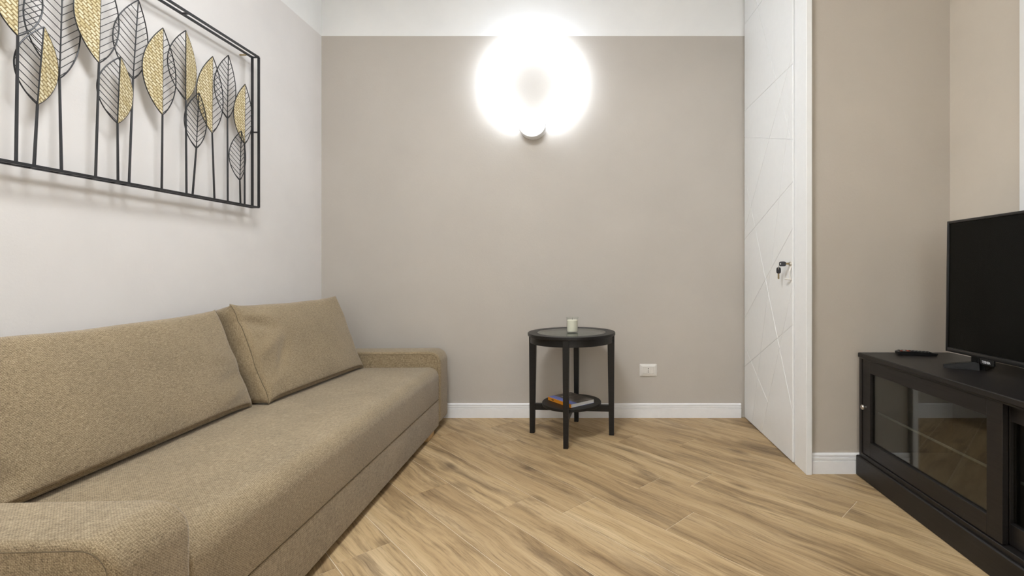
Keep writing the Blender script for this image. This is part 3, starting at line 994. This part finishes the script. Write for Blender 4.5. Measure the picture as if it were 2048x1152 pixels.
# small maker's name on the lower edge
cu = bpy.data.curves.new('maker_name', 'FONT'); cu.body = 'TOSHIBA'; cu.size = 0.0135; cu.align_x = 'CENTER'; cu.align_y = 'CENTER'; cu.extrude = 0.0003
tmp = bpy.data.objects.new('maker_name', cu); C.objects.link(tmp)
dg = bpy.context.evaluated_depsgraph_get()
tme = bpy.data.meshes.new_from_object(tmp.evaluated_get(dg))
bpy.data.objects.remove(tmp)
tme.materials.clear(); tme.materials.append(M['logo'])
ly = TX*FPX/(1975.5-VX)
tab = mkbox('name_tab', 'tv_plastic', tv, -0.0065, 0.006, ly-yc-0.032, ly-yc+0.032, TZ0-0.609-0.0225, TZ0-0.609+0.003, bev=0.003)
lo = bpy.data.objects.new('maker_name', tme); C.objects.link(lo); lo.parent = tab
xs = [v.co.x for v in tme.vertices]; zs = [v.co.y for v in tme.vertices]
lo.location = (-0.0068, ly-yc, TZ0-0.609-0.0115)
lo.rotation_euler = (PI/2, 0, -PI/2)
lo.scale = (0.040/(max(xs)-min(xs)), 0.0098/(max(zs)-min(zs)), 1)
def bar(bm, p, q, w0, h0, w1, h1):
    p, q = Vector(p), Vector(q)
    d = q-p; d.z = 0; d.normalize(); a = Vector((-d.y, d.x, 0))
    A = [bm.verts.new(p+a*s*w0/2+Vector((0, 0, z*h0))) for s, z in ((-1, 0), (1, 0), (0.7, 1), (-0.7, 1))]
    B = [bm.verts.new(q+a*s*w1/2+Vector((0, 0, z*h1))) for s, z in ((-1, 0), (1, 0), (0.7, 1), (-0.7, 1))]
    bm.faces.new(A); bm.faces.new(B[::-1])
    for i in range(4): bm.faces.new([A[i], A[(i+1) % 4], B[(i+1) % 4], B[i]])
for s, fy in ((1, 1.925-yc), (-1, yc-1.925)):
    bm = bmesh.new()
    bar(bm, (0.015, fy, 0.0), (-0.083, fy+s*0.062, 0.0), 0.044, 0.036, 0.036, 0.013)
    bar(bm, (0.015, fy, 0.0), (0.110, fy+s*0.062, 0.0), 0.044, 0.036, 0.036, 0.013)
    box(bm, -0.002, 0.03, fy-0.02, fy+0.02, 0.030, 0.056, 0.003, 1)
    obj('foot', bm, 'foot_gloss', tv)

# remote control
rc = thing('remote_control', 'black remote control lying on the bench by the wall', 'remote', (1.553, 2.275, 0.6092), (0, 0, math.radians(-9)))
rc.scale = (0.87, 0.95, 0.95)
bm = bmesh.new()
pr = [(-0.098, 0.004), (-0.085, 0.0), (0.09, 0.0), (0.098, 0.006), (0.096, 0.012), (0.05, 0.0165), (-0.03, 0.0205), (-0.085, 0.021), (-0.100, 0.017)]
extrude_poly(bm, pr, 'y', -0.023, 0.023)
bmesh.ops.bevel(bm, geom=[e for e in bm.edges if abs(e.verts[0].co.y-e.verts[1].co.y) < 1e-6], offset=0.003, segments=2, affect='EDGES')
obj('remote_body', bm, 'tv_plastic', rc)
def remote_z(x): return 0.021 if x < -0.085 else (0.021-0.0005*(x+0.085)/0.055 if x < -0.03 else 0.0205-0.004*(x+0.03)/0.08)
for i in range(9):
    for j in range(3):
        x = -0.082+i*0.018; y = -0.013+j*0.013
        mt = 'rubber'
        if (i, j) in ((0, 0), (2, 0), (2, 1)): mt = 'red_button'
        if (i, j) in ((1, 0), (1, 1)): mt = 'grey_button'
        z = remote_z(x)
        mkbox('button', mt, rc, x-0.0055, x+0.0055, y-0.004, y+0.004, z-0.002, z+0.0018, bev=0.0008, seg=1)

# ------------------------------------------------------------------ metal leaf wall art
XA = -1.8345                                                # middle plane of the piece
XFR, XBK = -1.817, -1.852                                   # planes of front and back bars
def pl(x, y, X=XA):
    Y = X*FPX/(x-VX); return Vector((X, Y, 1-(y-VY)*Y/FPX))
art = thing('metal_leaf_wall_art', 'black wire frame with woven straw leaves hung on the left wall', 'wall art', (XA, 2.0, 1.36))
AO = Vector((XA, 2.0, 1.36))
yr_ = pl(517.5, 417, XFR).y
yl_ = yr_-1.345
def zb_(y): return 1.3595+0.0098*(y-yr_)                     # the piece hangs very slightly off level
def zt_(y): return 2.1765+0.0098*(y-yr_)
TBR = 0.0046
def sq(bm, p, q, r=TBR):
    tube(bm, [Vector(p)-AO, Vector(q)-AO], r*1.414, 4, up=(1, 0, 0) if abs(Vector(q).x-Vector(p).x) < 1e-3 else (0, 0, 1))
for X in (XFR, XBK):
    for a, b in (((X, yl_, zb_(yl_)), (X, yr_, zb_(yr_))), ((X, yl_, zt_(yl_)), (X, yr_, zt_(yr_))),
                 ((X, yr_, zb_(yr_)), (X, yr_, zt_(yr_))), ((X, yl_, zb_(yl_)), (X, yl_, zt_(yl_)))):
        bm = bmesh.new(); sq(bm, a, b); obj('frame_bar', bm, 'black_metal', art)
for f in (0.12, 0.965):
    y = yl_+(yr_-yl_)*f
    bm = bmesh.new(); sq(bm, (XL, y, zt_(y)-0.008), (XBK, y, zt_(y)-0.008), 0.0032); obj('wall_hook', bm, 'brass', art)
conn = []
for y in (yl_, yr_):
    conn += [(y, zb_(y)), (y, zt_(y)), (y, (zb_(y)+zt_(y))/2)]
for f in (0.33, 0.67):
    y = yl_+(yr_-yl_)*f; conn += [(y, zb_(y)), (y, zt_(y))]
for y, z in conn:
    bm = bmesh.new(); sq(bm, (XBK, y, z), (XFR, y, z), 0.0036); obj('spacer', bm, 'black_metal', art)
leaves = [
    # tip, base, foot, half widths left/right in px, woven side (-1 near the camera, +1 far, 0 none), depth offset, number of ribs
    ((38, -105), (35.5, 72), (32, 328), 55, 52, -1, 0.006, 17),
    ((127, -78), (119, 157), (123, 345), 76, 36, 0, -0.006, 17),
    ((88, 53.5), (75, 209), (68, 335), 53, 34, 1, 0.006, 13),
    ((203, -70), (198, 126), (191, 358), 52, 38, -1, 0.004, 16),
    ((277, 0), (266, 158.6), (258, 370), 46, 23, 0, -0.010, 14),
    ((240.7, 114), (235, 247), (236, 367), 44, 27, 1, 0.006, 12),
    ((326, 56), (325, 230), (323.4, 382), 41, 26, -1, 0.008, 15),
    ((371.6, 61), (371.6, 200.6), (373, 391), 37, 20, 1, -0.002, 13),
    ((398, 186), (392.6, 297), (385, 393), 27, 17, 0, 0.010, 13),
    ((425.5, 113), (424.3, 266.3), (429, 400), 32, 21, -1, 0.002, 14),
    ((456.8, 110.4), (454.9, 237.7), (455.6, 405), 28, 15, 0, -0.010, 14),
    ((490.4, 168.5), (489.3, 288.5), (489.3, 411), 23, 14, -1, -0.004, 12),
    ((482.8, 261.8), (479.7, 361), (480.9, 410), 24, 9, 0, 0.010, 13),
]
for tip, base, foot, wl, wr_, woven, dx, nrib in leaves:
    X = XA+dx; nrib = int(round(nrib*0.80))
    T, B = pl(*tip, X), pl(*base, X)
    F = pl(*foot, XA); F.z = zb_(F.y)
    Ym = (T.y+B.y)/2
    ppm = abs(X)*FPX/Ym**2; ppx = FPX/Ym
    W = (wl+wr_)/2/ppm
    D = max(0.004, (wl-wr_)/2/ppx*0.8)                       # halves fold back from the midrib
    D = min(D, 0.032, X-XL-0.010)
    AX = T-B; Ln = AX.length
    def wprof(t): return W*4*(t**0.93)*(1-t**0.93)
    def pt(t, side):
        w = wprof(t)
        return B+AX*t+Vector((-D*w/W, side*w, 0))-AO
    nseg = 26
    bm = bmesh.new()
    for side in (-1, 1):
        tube(bm, [pt(i/nseg, side) for i in range(nseg+1)], 0.0021, 6)
    tube(bm, [B-AO, T-AO], 0.0021, 6)
    for side in (-1, 1):
        if side == woven: continue
        for i in range(nrib):
            ti = 0.02+0.90*i/nrib
            te = ti
            for _ in range(30):
                te = ti+0.92*wprof(min(te, 1))/Ln
            if te > 0.985: continue
            p0 = B+AX*ti-AO; p1 = pt(te, side)
            if (p1-p0).length > 0.006:
                tube(bm, [p0, p1], 0.0013, 4)
    leaf = obj('leaf', bm, 'black_metal', art, True)
    bm = bmesh.new()
    mid = (B-AO).lerp(F-AO, 0.5)
    tube(bm, [B-AO, mid+Vector((0, 0, 0)), F-AO], [0.0036, 0.0042, 0.0045], 8)
    obj('stem', bm, 'black_metal', leaf, True)
    bm = bmesh.new(); sq(bm, (XBK, F.y, F.z), (XFR, F.y, F.z), 0.0034); obj('stem_foot', bm, 'black_metal', leaf)
    if woven:
        bm = bmesh.new()
        rows_f, rows_b = [], []
        nc = 5
        for i in range(nseg+1):
            t = i/nseg
            a = B+AX*t-AO; b = pt(t, woven)
            off = Vector((0.0016, 0, 0))
            rows_f.append([bm.verts.new(a.lerp(b, j/nc)+off) for j in range(nc+1)])
            rows_b.append([bm.verts.new(a.lerp(b, j/nc)-off) for j in range(nc+1)])
        for R_ in (rows_f, rows_b):
            for i in range(nseg):
                for j in range(nc):
                    bm.faces.new([R_[i][j], R_[i][j+1], R_[i+1][j+1], R_[i+1][j]])
        for i in range(nseg):
            for j in (0, nc):
                bm.faces.new([rows_f[i][j], rows_f[i+1][j], rows_b[i+1][j], rows_b[i][j]])
        bmesh.ops.remove_doubles(bm, verts=bm.verts, dist=1e-6)
        obj('woven_half', bm, 'straw', leaf)
